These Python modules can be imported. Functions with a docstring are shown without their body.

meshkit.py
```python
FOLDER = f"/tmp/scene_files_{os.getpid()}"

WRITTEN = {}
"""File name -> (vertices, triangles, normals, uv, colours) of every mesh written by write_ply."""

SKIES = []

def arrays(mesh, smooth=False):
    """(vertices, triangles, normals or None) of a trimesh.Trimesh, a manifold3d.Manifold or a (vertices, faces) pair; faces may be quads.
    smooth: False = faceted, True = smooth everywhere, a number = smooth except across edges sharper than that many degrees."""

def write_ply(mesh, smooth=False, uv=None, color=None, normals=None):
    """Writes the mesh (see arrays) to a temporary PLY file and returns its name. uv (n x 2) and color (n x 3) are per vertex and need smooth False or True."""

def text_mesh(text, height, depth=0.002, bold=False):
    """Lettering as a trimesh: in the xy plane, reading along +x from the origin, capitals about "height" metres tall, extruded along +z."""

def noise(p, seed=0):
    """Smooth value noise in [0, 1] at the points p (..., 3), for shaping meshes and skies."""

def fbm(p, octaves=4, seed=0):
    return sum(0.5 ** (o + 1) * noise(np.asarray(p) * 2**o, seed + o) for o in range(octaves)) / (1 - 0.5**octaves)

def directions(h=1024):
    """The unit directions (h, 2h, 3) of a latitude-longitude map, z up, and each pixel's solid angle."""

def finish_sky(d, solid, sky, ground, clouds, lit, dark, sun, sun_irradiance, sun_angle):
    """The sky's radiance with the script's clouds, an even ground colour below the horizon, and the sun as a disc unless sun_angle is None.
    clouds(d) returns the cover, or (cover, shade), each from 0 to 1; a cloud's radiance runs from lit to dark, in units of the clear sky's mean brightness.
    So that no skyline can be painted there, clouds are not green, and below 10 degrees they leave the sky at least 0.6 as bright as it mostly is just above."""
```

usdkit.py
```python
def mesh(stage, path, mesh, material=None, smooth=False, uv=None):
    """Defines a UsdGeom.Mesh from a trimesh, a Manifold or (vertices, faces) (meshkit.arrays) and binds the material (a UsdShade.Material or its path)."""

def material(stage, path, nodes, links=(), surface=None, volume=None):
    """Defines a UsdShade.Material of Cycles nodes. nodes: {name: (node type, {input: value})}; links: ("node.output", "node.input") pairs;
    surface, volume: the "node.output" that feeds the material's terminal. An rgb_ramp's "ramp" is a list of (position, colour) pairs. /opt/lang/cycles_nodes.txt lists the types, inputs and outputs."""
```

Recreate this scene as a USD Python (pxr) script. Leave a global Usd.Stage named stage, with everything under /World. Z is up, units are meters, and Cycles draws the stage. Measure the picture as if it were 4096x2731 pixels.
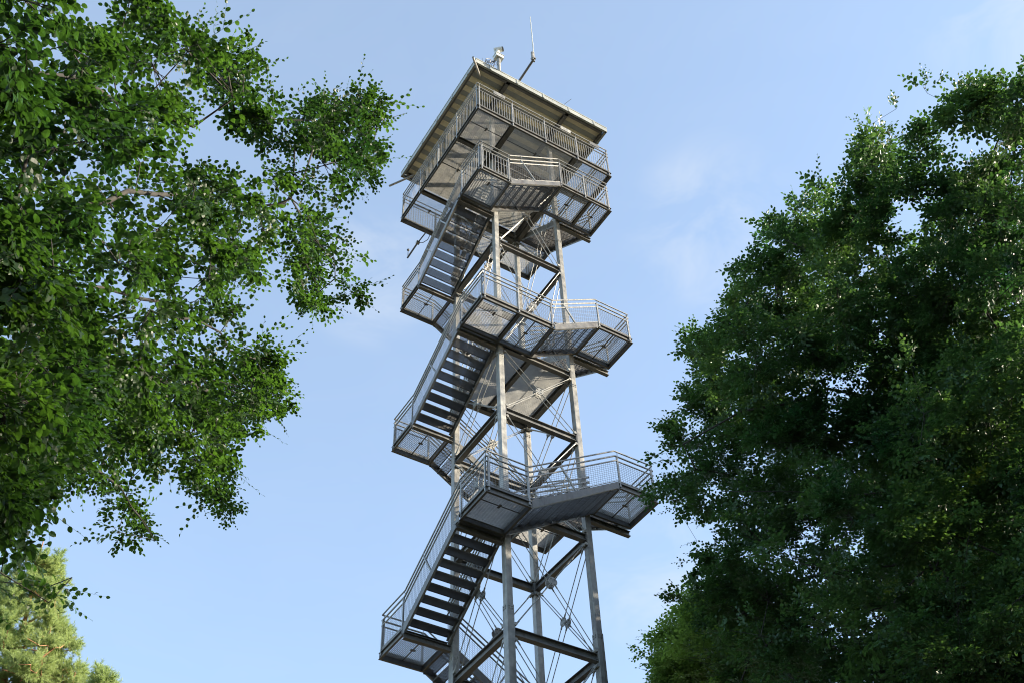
import math, random
import numpy as np
import shapely
from shapely.geometry import Polygon, Point
from scipy.spatial import cKDTree
import usdkit, meshkit
from pxr import Usd, UsdGeom, UsdLux, UsdShade, Gf, Sdf, Vt

stage = Usd.Stage.CreateInMemory()
UsdGeom.SetStageUpAxis(stage, UsdGeom.Tokens.z)
UsdGeom.SetStageMetersPerUnit(stage, 1.0)
UsdGeom.Xform.Define(stage, '/World')
UsdGeom.Scope.Define(stage, '/World/Looks')
rng = np.random.default_rng(7)

# ------------------------------------------------------------------ camera
S, Z0 = 2.5, 15.7                      # tower core is 2.5 m square; Z0 = height of its lowest visible beam ring
CAM = np.array([-5.26997 * S, -7.91471 * S, -5.6395 * S + Z0])
YAW, PITCH, ROLL = 0.9824, 0.82068, -0.04665
F_PX, W_PX, H_PX = 4494.567, 4096.0, 2731.0
FW = np.array([math.cos(PITCH) * math.cos(YAW), math.cos(PITCH) * math.sin(YAW), math.sin(PITCH)])
_r = np.cross(FW, [0, 0, 1.0]); _r /= np.linalg.norm(_r); _u = np.cross(_r, FW)
RT = math.cos(ROLL) * _r + math.sin(ROLL) * _u
UP = -math.sin(ROLL) * _r + math.cos(ROLL) * _u
cam = UsdGeom.Camera.Define(stage, '/World/camera')
m = Gf.Matrix4d(*RT, 0, *UP, 0, *(-FW), 0, *CAM, 1)
UsdGeom.Xformable(cam).AddTransformOp().Set(m)
cam.CreateHorizontalApertureAttr(36.0)
cam.CreateVerticalApertureAttr(36.0 * H_PX / W_PX)
cam.CreateFocalLengthAttr(36.0 * F_PX / W_PX)
cam.CreateClippingRangeAttr(Gf.Vec2f(0.1, 5000))
cam.CreateExposureAttr(1.90)

# ------------------------------------------------------------------ sky and sun
SUN_AZ, SUN_EL = math.radians(-30), math.radians(17)
SUN = np.array([math.cos(SUN_EL) * math.cos(SUN_AZ), math.cos(SUN_EL) * math.sin(SUN_AZ), math.sin(SUN_EL)])
def sight(px, py):
    d = FW * F_PX + RT * (px * 4096 / 2352 - W_PX / 2) - UP * (py * 4096 / 2352 - H_PX / 2)
    return d / np.linalg.norm(d)
CLOUDS = [(sight(1640, 520), 0.9960), (sight(850, 640), 0.9975), (sight(2400, -40), 0.9935), (sight(1520, 1330), 0.997)]
sky_mat = usdkit.material(stage, '/World/Looks/sky', {
    'sky': ('sky_texture', {'sky_type': 'single_scattering', 'sun_disc': False, 'sun_elevation': SUN_EL,
                            'sun_rotation': math.atan2(SUN[0], SUN[1]), 'altitude': 200.0, 'air_density': 1.0,
                            'aerosol_density': 1.0, 'ozone_density': 2.0}),
    'tc': ('texture_coordinate', {}), 'mp': ('mapping', {'scale': (1.0, 1.0, 2.0), 'rotation': (0.3, 0.2, 0.5)}),
    'n': ('noise_texture', {'scale': 9.0, 'detail': 9.0, 'roughness': 0.6, 'distortion': 0.6}),
    'nr': ('map_range', {'from_min': 0.42, 'from_max': 0.72, 'to_min': 0.0, 'to_max': 1.0, 'clamp': True}),
    **{f'd{k}': ('normal', {'direction': tuple(map(float, _d))}) for k, (_d, _c) in enumerate(CLOUDS)},
    **{f'e{k}': ('map_range', {'range_type': 'smoothstep', 'from_min': _c, 'from_max': 1.0, 'to_min': 0.0, 'to_max': 1.0, 'clamp': True}) for k, (_d, _c) in enumerate(CLOUDS)},
    's1': ('math', {'math_type': 'add'}), 's2': ('math', {'math_type': 'add', 'use_clamp': True}), 's3': ('math', {'math_type': 'add', 'use_clamp': True}), 's4': ('math', {'math_type': 'multiply_add', 'value2': 0.92, 'value3': 0.08}),
    'cl': ('math', {'math_type': 'multiply'}), 'cf': ('math', {'math_type': 'multiply', 'value2': 0.5, 'use_clamp': True}),
    'veil': ('mix', {'fac': 0.42, 'color2': (0.98, 1.15, 1.30)}),          # a thin high veil
    'wisp': ('mix', {'color2': (1.55, 1.66, 1.80)}),                       # faint wisps of cloud
    'bg': ('background_shader', {'strength': 0.15}),
}, [('tc.generated', 'mp.vector'), ('mp.vector', 'n.vector'), ('n.fac', 'nr.value'), ('sky.color', 'veil.color1')]
   + [(f'tc.generated', f'd{k}.normal') for k in range(4)] + [(f'd{k}.dot', f'e{k}.value') for k in range(4)]
   + [('e0.result', 's1.value1'), ('e1.result', 's1.value2'), ('s1.value', 's2.value1'), ('e2.result', 's2.value2'), ('s2.value', 's3.value1'), ('e3.result', 's3.value2'),
      ('s3.value', 's4.value1'), ('nr.result', 'cl.value1'), ('s4.value', 'cl.value2'), ('cl.value', 'cf.value1'), ('cf.value', 'wisp.fac'), ('veil.color', 'wisp.color1'),
      ('wisp.color', 'bg.color')], surface='bg.background')
dome = UsdLux.DomeLight.Define(stage, '/World/sky')
UsdShade.MaterialBindingAPI.Apply(dome.GetPrim()).Bind(sky_mat)
sun = UsdLux.DistantLight.Define(stage, '/World/sun')
sun.CreateNormalizeAttr(True); sun.CreateIntensityAttr(1.15); sun.CreateAngleAttr(0.5)
sun.CreateColorAttr(Gf.Vec3f(1.0, 0.88, 0.70))
_z = SUN; _x = np.cross([0, 0, 1.0], _z); _x /= np.linalg.norm(_x); _y = np.cross(_z, _x)
UsdGeom.Xformable(sun).AddTransformOp().Set(Gf.Matrix4d(*_x, 0, *_y, 0, *_z, 0, 0, 0, 0, 1))

# ------------------------------------------------------------------ materials
def steel(name, c0, c1, rough, metal, scale, grime=(0.10, 0.08, 0.06), gr=0.25):
    return usdkit.material(stage, '/World/Looks/' + name, {
        'g': ('geometry', {}), 'n': ('noise_texture', {'scale': scale, 'detail': 5.0, 'roughness': 0.6}),
        'r': ('rgb_ramp', {'ramp': [(0.3, c0), (0.7, c1)]}),
        'mp': ('mapping', {'scale': (5.0, 5.0, 0.4)}),
        'n2': ('noise_texture', {'scale': 1.3, 'detail': 6.0, 'roughness': 0.65}),
        'gf': ('rgb_ramp', {'ramp': [(0.5, (0, 0, 0)), (0.75, (gr, gr, gr))]}),
        'mx': ('mix', {'color2': grime}),
        'rr': ('map_range', {'from_min': 0.3, 'from_max': 0.7, 'to_min': rough - 0.1, 'to_max': rough + 0.12}),
        'o': ('object_info', {}), 'ov': ('map_range', {'to_min': 0.80, 'to_max': 1.2}), 'hv': ('hsv', {}),
        'p': ('principled_bsdf', {'metallic': metal, 'roughness': rough}),
    }, [('g.position', 'n.vector'), ('n.fac', 'r.fac'), ('g.position', 'mp.vector'), ('mp.vector', 'n2.vector'),
        ('n2.fac', 'gf.fac'), ('gf.color', 'mx.fac'), ('r.color', 'mx.color1'), ('o.random', 'ov.value'), ('ov.result', 'hv.value'), ('mx.color', 'hv.color'), ('hv.color', 'p.base_color'),
        ('n.fac', 'rr.value'), ('rr.result', 'p.roughness')], surface='p.BSDF')

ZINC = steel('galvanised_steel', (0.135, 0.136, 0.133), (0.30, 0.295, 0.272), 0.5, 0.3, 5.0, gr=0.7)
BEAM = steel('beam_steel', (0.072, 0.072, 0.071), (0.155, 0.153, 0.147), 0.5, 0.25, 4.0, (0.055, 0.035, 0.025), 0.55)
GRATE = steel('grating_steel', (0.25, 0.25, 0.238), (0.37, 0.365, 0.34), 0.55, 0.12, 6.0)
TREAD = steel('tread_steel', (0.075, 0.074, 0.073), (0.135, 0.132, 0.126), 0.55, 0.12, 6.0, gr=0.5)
RAIL = steel('rail_steel', (0.15, 0.151, 0.15), (0.26, 0.26, 0.25), 0.45, 0.4, 8.0)
WIRE = steel('wire_steel', (0.09, 0.09, 0.09), (0.15, 0.15, 0.145), 0.45, 0.4, 8.0)
TRIM = steel('roof_trim_metal', (0.18, 0.19, 0.18), (0.25, 0.26, 0.24), 0.45, 0.15, 3.0, (0.16, 0.15, 0.12), 0.4)
SHEET = steel('roof_sheet', (0.52, 0.46, 0.31), (0.66, 0.585, 0.41), 0.6, 0.0, 2.0, (0.16, 0.12, 0.07), 0.3)
DARKM = steel('dark_metal', (0.05, 0.05, 0.055), (0.09, 0.09, 0.09), 0.5, 0.3, 6.0)
WHITEP = steel('white_plastic', (0.38, 0.40, 0.39), (0.48, 0.50, 0.48), 0.45, 0.0, 4.0)

def leafmat(name, ca, cb, ta, tb, trans=0.42, rough=0.42, spec=0.3):
    return usdkit.material(stage, '/World/Looks/' + name, {
        'g': ('geometry', {}), 'o': ('object_info', {}), 'n': ('noise_texture', {'scale': 0.45, 'detail': 3.0}),
        'a': ('math', {'math_type': 'multiply_add', 'value2': 0.55, 'value3': 0.0}),
        'b': ('math', {'math_type': 'multiply_add', 'value2': 0.9}),
        'rc': ('rgb_ramp', {'ramp': [(0.25, ca), (0.8, cb)]}), 'rt': ('rgb_ramp', {'ramp': [(0.25, ta), (0.8, tb)]}),
        'p': ('principled_bsdf', {'roughness': rough, 'specular_ior_level': spec}),
        't': ('translucent_bsdf', {}), 'm': ('mix_closure', {'fac': trans}),
    }, [('g.position', 'n.vector'), ('g.random_per_island', 'a.value1'), ('n.fac', 'b.value1'), ('a.value', 'b.value3'),
        ('b.value', 'rc.fac'), ('b.value', 'rt.fac'), ('rc.color', 'p.base_color'), ('rt.color', 't.color'),
        ('p.BSDF', 'm.closure1'), ('t.BSDF', 'm.closure2')], surface='m.closure')

LEAF_L = leafmat('beech_leaf', (0.007, 0.020, 0.006), (0.034, 0.075, 0.016), (0.012, 0.045, 0.006), (0.12, 0.26, 0.020), 0.42, 0.42)
LEAF_R = leafmat('hornbeam_leaf', (0.012, 0.042, 0.019), (0.080, 0.165, 0.062), (0.02, 0.085, 0.018), (0.17, 0.32, 0.05), 0.30, 0.42, 0.4)
LEAF_Y = leafmat('sunny_leaf', (0.026, 0.054, 0.012), (0.065, 0.10, 0.02), (0.10, 0.18, 0.02), (0.28, 0.34, 0.035))
LEAF_S = leafmat('maple_leaf', (0.050, 0.105, 0.030), (0.14, 0.215, 0.060), (0.12, 0.26, 0.035), (0.32, 0.48, 0.07), 0.5)
NEEDLE = leafmat('pine_needle', (0.15, 0.22, 0.08), (0.33, 0.40, 0.17), (0.26, 0.36, 0.10), (0.48, 0.57, 0.20), 0.45, 0.5)
def bark(name, c0, c1):
    return usdkit.material(stage, '/World/Looks/' + name, {
        'g': ('geometry', {}), 'mp': ('mapping', {'scale': (1.0, 1.0, 0.3)}), 'n': ('noise_texture', {'scale': 14.0, 'detail': 6.0}),
        'r': ('rgb_ramp', {'ramp': [(0.3, c0), (0.7, c1)]}), 'b': ('bump', {'strength': 0.5, 'distance': 0.02}),
        'p': ('principled_bsdf', {'roughness': 0.9})},
        [('g.position', 'mp.vector'), ('mp.vector', 'n.vector'), ('n.fac', 'r.fac'), ('r.color', 'p.base_color'),
         ('n.fac', 'b.height'), ('b.normal', 'p.normal')], surface='p.BSDF')
BARK = bark('beech_bark', (0.010, 0.009, 0.0075), (0.030, 0.027, 0.022))
PBARK = bark('pine_bark', (0.20, 0.085, 0.04), (0.34, 0.17, 0.09))
SOIL = usdkit.material(stage, '/World/Looks/forest_floor', {
    'g': ('geometry', {}), 'n': ('noise_texture', {'scale': 0.7, 'detail': 8.0, 'roughness': 0.7}),
    'r': ('rgb_ramp', {'ramp': [(0.3, (0.05, 0.038, 0.022)), (0.5, (0.09, 0.07, 0.04)), (0.72, (0.05, 0.075, 0.025))]}),
    'b': ('bump', {'strength': 0.6, 'distance': 0.05}), 'p': ('principled_bsdf', {'roughness': 0.95})},
    [('g.position', 'n.vector'), ('n.fac', 'r.fac'), ('r.color', 'p.base_color'), ('n.fac', 'b.height'), ('b.normal', 'p.normal')], surface='p.BSDF')

# ------------------------------------------------------------------ helpers
used = {}
def numbered(parent, name):
    k = used.get((parent, name), 0); used[(parent, name)] = k + 1
    return f'{parent}/{name}' + (f'_{k:03d}' if k else '')

def tag(prim, label=None, cat=None, group=None, kind=None):
    for k, v in (('label', label), ('category', cat), ('group', group), ('kind', kind)):
        if v: prim.SetCustomDataByKey(k, v)
    return prim

def thing(name, label, cat, loc=(0, 0, 0), group=None):
    x = UsdGeom.Xform.Define(stage, numbered('/World', name))
    if any(loc): x.AddTranslateOp().Set(Gf.Vec3d(*map(float, loc)))
    tag(x.GetPrim(), label, cat, group)
    return str(x.GetPath())

class MB:
    """Collects boxes, bars and tubes into one mesh."""
    def __init__(s): s.v, s.f, s.n = [], [], 0
    def add(s, v, f):
        s.v.append(np.asarray(v, float)); s.f.append(np.asarray(f, int) + s.n); s.n += len(v); return s
    BOXF = np.array([[0, 2, 1], [1, 2, 3], [4, 5, 6], [5, 7, 6], [0, 1, 4], [1, 5, 4], [2, 6, 3], [3, 6, 7], [0, 4, 2], [2, 4, 6], [1, 3, 5], [3, 7, 5]])
    def box(s, a, b):
        a, b = np.minimum(a, b), np.maximum(a, b)
        v = np.array([[(a, b)[i][0], (a, b)[j][1], (a, b)[k][2]] for k in (0, 1) for j in (0, 1) for i in (0, 1)])
        return s.add(v, s.BOXF)
    def bar(s, p, q, w, h, up=(0, 0, 1), off=(0, 0)):
        """Rectangular bar along p-q; w across, h along up; off shifts the section (across, up)."""
        p, q, up = np.asarray(p, float), np.asarray(q, float), np.asarray(up, float)
        d = q - p; d /= np.linalg.norm(d)
        x = np.cross(d, up); x /= np.linalg.norm(x); y = np.cross(x, d)
        v = [e + x * (off[0] + i * w / 2) + y * (off[1] + j * h / 2) for e in (p, q) for j in (-1, 1) for i in (-1, 1)]
        return s.add(v, s.BOXF)
    def tube(s, pts, r, n=6, caps=True):
        pts = np.asarray(pts, float); r = np.broadcast_to(np.asarray(r, float), (len(pts),))
        t = np.gradient(pts, axis=0); t /= np.maximum(np.linalg.norm(t, axis=1, keepdims=True), 1e-9)
        ref = np.array([0.31, 0.17, 0.93]) if abs(t[0] @ [0.31, 0.17, 0.93]) < 0.9 else np.array([1.0, 0, 0])
        V = []; a = np.arange(n) * 2 * math.pi / n
        for p, d, rr in zip(pts, t, r):
            x = np.cross(d, ref); x /= np.linalg.norm(x); y = np.cross(d, x)
            V.append(p + rr * (np.cos(a)[:, None] * x + np.sin(a)[:, None] * y))
        V = np.concatenate(V); F = []
        for k in range(len(pts) - 1):
            for i in range(n):
                j = (i + 1) % n
                F += [[k * n + i, k * n + j, (k + 1) * n + i], [k * n + j, (k + 1) * n + j, (k + 1) * n + i]]
        if caps:
            e = (len(pts) - 1) * n
            for i in range(1, n - 1): F += [[0, i + 1, i], [e, e + i, e + i + 1]]
        return s.add(V, F)
    def prism(s, poly, ax, h):
        """Extrude a convex planar polygon (k x 3) by h along ax."""
        P = np.asarray(poly, float); k = len(P); V = np.vstack([P, P + np.asarray(ax, float) * h]); F = []
        for i in range(1, k - 1): F += [[0, i + 1, i], [k, k + i, k + i + 1]]
        for i in range(k):
            j = (i + 1) % k; F += [[i, j, k + i], [j, k + j, k + i]]
        return s.add(V, F)
    def ibeam(s, p, q, b, h, tf=0.014, tw=0.010):
        s.bar(p, q, b, tf, off=(0, h / 2 - tf / 2)); s.bar(p, q, b, tf, off=(0, -h / 2 + tf / 2))
        return s.bar(p, q, tw, h - 2 * tf)
    def channel(s, p, q, inward, h, fl=0.06, t=0.010, tw=0.010):
        """C section: p-q is the bottom outer edge; the web stands back, the flanges reach out to the edge."""
        p, q, w = np.asarray(p, float), np.asarray(q, float), np.asarray(inward, float)
        up = np.array([0, 0, 1.0]); k = w * (fl - tw)
        s.prism([p + k + up * t, q + k + up * t, q + k + up * (h - t), p + k + up * (h - t)], w, tw)
        for z in (0, h - t):
            s.prism([p + up * z, q + up * z, q + up * (z + t), p + up * (z + t)], w, fl)
        return s
    def build(s, name, mat, parent='/World', kind=None, label=None, cat=None, group=None, smooth=False, origin=None):
        v, f = np.concatenate(s.v), np.concatenate(s.f)
        if origin is not None: v = v - np.asarray(origin, float)
        p = usdkit.mesh(stage, numbered(parent, name), (v, f), mat, smooth=smooth)
        tag(p.GetPrim(), label, cat, group, kind)
        return str(p.GetPath())

def U(x, y, z):                     # tower units (core side = 1) to metres
    return np.array([x * S, y * S, z * S + Z0])

# ------------------------------------------------------------------ ground
g = MB(); g.add([[-900, -900, 0], [900, -900, 0], [900, 900, 0], [-900, 900, 0]], [[0, 1, 2], [0, 2, 3]])
g.build('ground', SOIL, kind='structure', label='brown and green forest floor around the tower')

# ------------------------------------------------------------------ the tower
T = thing('observation_tower', 'tall grey steel lookout tower with outside stairs winding up to a roofed viewing platform', 'lookout tower')
O, I = 1.05, 0.545            # outer and inner plane of the stair ring
CORN = dict(F=(-1, -1), R=(1, -1), B=(1, 1), L=(-1, 1))
LV = [-5.5, -4.12, -2.75, -1.375, 0, 1.387, 2.748, 3.759, 5.692, 7.44]
FH = 0.07                      # depth of landing frames (units)

# columns, stepped in section at their splices
for k, (sx, sy) in CORN.items():
    c = MB(); seq = [(-6.28, 0.27, 0.200), (0.27, 3.62, 0.176), (3.62, 6.35, 0.164), (6.35, 8.68, 0.152)]
    for i, (za, zb, w) in enumerate(seq):
        x, y = sx * 0.5 * S, sy * 0.5 * S
        e = 0.012
        za_, zb_ = za * S + Z0, zb * S + Z0
        if i: za_ += 0.002
        h = w / 2; sec = [(-h + e, -h), (h - e, -h), (h, -h + e), (h, h - e), (h - e, h), (-h + e, h), (-h, h - e), (-h, -h + e)]
        c.prism([(x + a, y + b, za_) for a, b in sec], (0, 0, 1), zb_ - za_)
        if i < 3:   # splice plate collar with bolts
            for s_ in (-1, 1):
                for ax in (0, 1):
                    for zz in (-0.12, -0.06):
                        pt = np.array([x, y, zb_ + zz]); pt[ax] += s_ * (h + 0.006); pt[1 - ax] += 0.04
                        c.box(pt - 0.012, pt + 0.012); pt[1 - ax] -= 0.08; c.box(pt - 0.012, pt + 0.012)
    c.build('column', ZINC, T)

EDGES = [('F', 'R'), ('R', 'B'), ('B', 'L'), ('L', 'F')]
for z in LV:
    for a, b in EDGES:
        A, B = np.array(CORN[a]) * 0.5, np.array(CORN[b]) * 0.5
        d = (B - A); d = d / np.linalg.norm(d)
        A, B = A + d * 0.037, B - d * 0.037
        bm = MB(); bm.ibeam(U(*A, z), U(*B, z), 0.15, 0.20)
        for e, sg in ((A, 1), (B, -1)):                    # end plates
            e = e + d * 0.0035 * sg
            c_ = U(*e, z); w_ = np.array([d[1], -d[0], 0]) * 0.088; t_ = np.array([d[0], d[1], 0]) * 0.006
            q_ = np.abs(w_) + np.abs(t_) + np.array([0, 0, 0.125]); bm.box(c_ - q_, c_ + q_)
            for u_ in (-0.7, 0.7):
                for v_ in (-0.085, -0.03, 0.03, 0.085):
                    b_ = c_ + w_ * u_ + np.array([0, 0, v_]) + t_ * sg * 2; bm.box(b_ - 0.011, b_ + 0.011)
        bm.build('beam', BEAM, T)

# cross bracing: on each face twin rods meeting at ring plates
for zi in range(len(LV) - 1):
    z0, z1 = LV[zi], LV[zi + 1]
    if z0 < -2: continue
    for a, b in EDGES:
        A, B = np.array(CORN[a]) * 0.5, np.array(CORN[b]) * 0.5
        d = (B - A); d = d / np.linalg.norm(d); nrm = np.array([-d[1], d[0], 0])
        lo, hi = z0 + 0.075, z1 - 0.085
        br = MB(); ctr = U(*((A + B) / 2), (lo + hi) / 2)
        for off in (-0.072, 0.072):
            for (P, zp), (Q, zq) in ((((A + d * 0.06), lo), ((B - d * 0.06), hi)), (((A + d * 0.06), hi), ((B - d * 0.06), lo))):
                p, q = U(*P, zp) + nrm * off, U(*Q, zq) + nrm * off
                br.tube([p, q], 0.0125, 6)
                for e, o_ in ((p, q), (q, p)):             # fork ends
                    t = (o_ - e) / np.linalg.norm(o_ - e); br.tube([e, e + t * 0.14], 0.022, 6)
                t = (q - p) / np.linalg.norm(q - p); mid = (p + q) / 2
                br.tube([mid - t * 0.20, mid - t * 0.08], 0.021, 6); br.tube([mid + t * 0.08, mid + t * 0.20], 0.021, 6)
        for P, sg in ((A, 1), (B, -1)):                    # gusset plates at the columns
            for zz in (lo, hi):
                c0 = U(*(P + d * sg * 0.052), zz)
                br.bar(c0 - d_ * 0.05 if False else c0 - np.array([0, 0, 0.06]), c0 + np.array([0, 0, 0.06]), 0.19, 0.11, up=(*d, 0)) if False else br.tube([c0 - nrm * 0.095, c0 + nrm * 0.095], 0.045, 8)
        bp = br.build('cross_brace', ZINC, T)
        for off in (-0.072, 0.072):
            nd = MB(); c0 = ctr + nrm * off; nd.tube([c0 - nrm * 0.011, c0 + nrm * 0.011], 0.125, 20)
            tilt = [math.atan2((hi - lo) * S, S * 0.88)]
            for a_ in (tilt[0], math.pi - tilt[0], math.pi + tilt[0], -tilt[0]):
                pc = c0 + 0.085 * (math.cos(a_) * np.array([*d, 0]) + math.sin(a_) * np.array([0, 0, 1]))
                nd.tube([pc - nrm * 0.03, pc + nrm * 0.03], 0.02, 8)
            nd.build('ring_plate', ZINC, bp)

# ---- generic pieces
def grating(x0, y0, x1, y1, ztop, axis, parent, pitch=0.042, deep=0.034, cross=0.42):
    """Bars run along axis (0 = x); units for x, y; ztop in metres."""
    m_ = MB(); a0, b0 = np.array([x0, y0]) * S, np.array([x1, y1]) * S
    o = 1 - axis
    n = max(int((b0[o] - a0[o]) / pitch), 2)
    for t in np.linspace(a0[o] + 0.012, b0[o] - 0.012, n):
        lo, hi = np.zeros(3), np.zeros(3)
        lo[axis], hi[axis] = a0[axis] + 0.004, b0[axis] - 0.004
        lo[o], hi[o] = t - 0.0028, t + 0.0028
        lo[2], hi[2] = ztop - deep, ztop
        m_.box(lo, hi)
    n = max(int((b0[axis] - a0[axis]) / cross), 2)
    for t in np.linspace(a0[axis] + 0.03, b0[axis] - 0.03, n):
        lo, hi = np.zeros(3), np.zeros(3)
        lo[o], hi[o] = a0[o] + 0.005, b0[o] - 0.005
        lo[axis], hi[axis] = t - 0.003, t + 0.003
        lo[2], hi[2] = ztop - 0.014, ztop - 0.002
        m_.box(lo, hi)
    for o_, ax in ((o, axis), (axis, o)):                 # banding bars
        for e in (a0[o_] + 0.002, b0[o_] - 0.002):
            lo, hi = np.zeros(3), np.zeros(3)
            lo[ax], hi[ax] = a0[ax] + 0.002, b0[ax] - 0.002
            lo[o_], hi[o_] = e - 0.002, e + 0.002
            lo[2], hi[2] = ztop - deep - 0.003, ztop + 0.001
            m_.box(lo, hi)
    return m_.build('grating', GRATE, parent, kind='stuff')

def rail_run(P, Q, parent, posts=2, tall=False, infill='mesh', ends=(True, True), drop=0.10, loops=True):
    """A railing from P to Q (metres, at walking level, may slope). Posts, three rails and infill."""
    P, Q = np.asarray(P, float), np.asarray(Q, float); d = Q - P; L = np.linalg.norm(d)
    up = np.array([0, 0, 1.0]); h3, h2, h1 = (1.02, 1.22, 1.45) if tall else (0.77, 0.93, 1.10)
    hd = np.array([d[0], d[1], 0]); hd /= np.linalg.norm(hd); side = np.cross(hd, up)
    fr = np.linspace(0, 1, posts)
    inset = 0.06 / L
    fr = inset + fr * (1 - 2 * inset)
    for i, t in enumerate(fr):
        if (i == 0 and not ends[0]) or (i == posts - 1 and not ends[1]): continue
        b = P + d * t; pm = MB(); slope = abs(d[2]) > 0.05
        if slope:                                          # on stairs the posts stand square to the slope
            if i in (0, posts - 1): continue
            dh = d / L; pv = up - dh * dh[2]; pv /= np.linalg.norm(pv); pl = h2 * pv[2]
            pm.bar(b - pv * drop, b + pv * (pl - 0.01), 0.042, 0.042, up=hd); a_ = b + pv * (pl - 0.03)
        else:
            pm.bar(b - up * drop, b + up * (h2 - 0.01), 0.042, 0.042, up=hd); a_ = b + up * (h2 - 0.03)
        pm.tube([a_, a_ + side * 0.03 + up * 0.05, a_ + side * 0.03 + up * (h1 - h2 + 0.0), a_ + up * (h1 - h2 + 0.02)], 0.009, 5)
        pm.build('rail_post', RAIL, parent)
    if abs(d[2]) < 0.05:
        tp = MB(); k_ = d / L * 0.085; tp.bar(P + k_ + up * 0.045, Q - k_ + up * 0.045, 0.006, 0.10); tp.build('toe_plate', BEAM, parent)
    for nm, hh, rr_ in (('handrail', h1, 0.021), ('rail', h2, 0.024), ('rail', h3, 0.021), ('rail', 0.09, 0.012)):
        hr = MB(); hr.tube([P + up * hh, Q + up * hh], rr_, 8); hr.build(nm, RAIL, parent)
    im = MB(); lo, hi = 0.10, h3 - 0.02
    if infill == 'mesh':
        n = int(np.linalg.norm(d[:2]) / 0.072)
        for t in np.linspace(0.02, 0.98, n): im.bar(P + d * t + up * lo, P + d * t + up * hi, 0.0048, 0.0048, up=hd)
        for h in np.arange(lo + 0.03, hi, 0.062): im.bar(P + up * h, Q + up * h, 0.0048, 0.0048)
        im.build('wire_panel', WIRE, parent, kind='stuff')
    else:
        n = int(np.linalg.norm(d[:2]) / 0.098)
        for t in np.linspace(0.015, 0.985, n): im.bar(P + d * t + up * (lo - 0.02), P + d * t + up * (hi + 0.01), 0.014, 0.014, up=hd)
        im.build('baluster_panel', RAIL, parent, kind='stuff')

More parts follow.
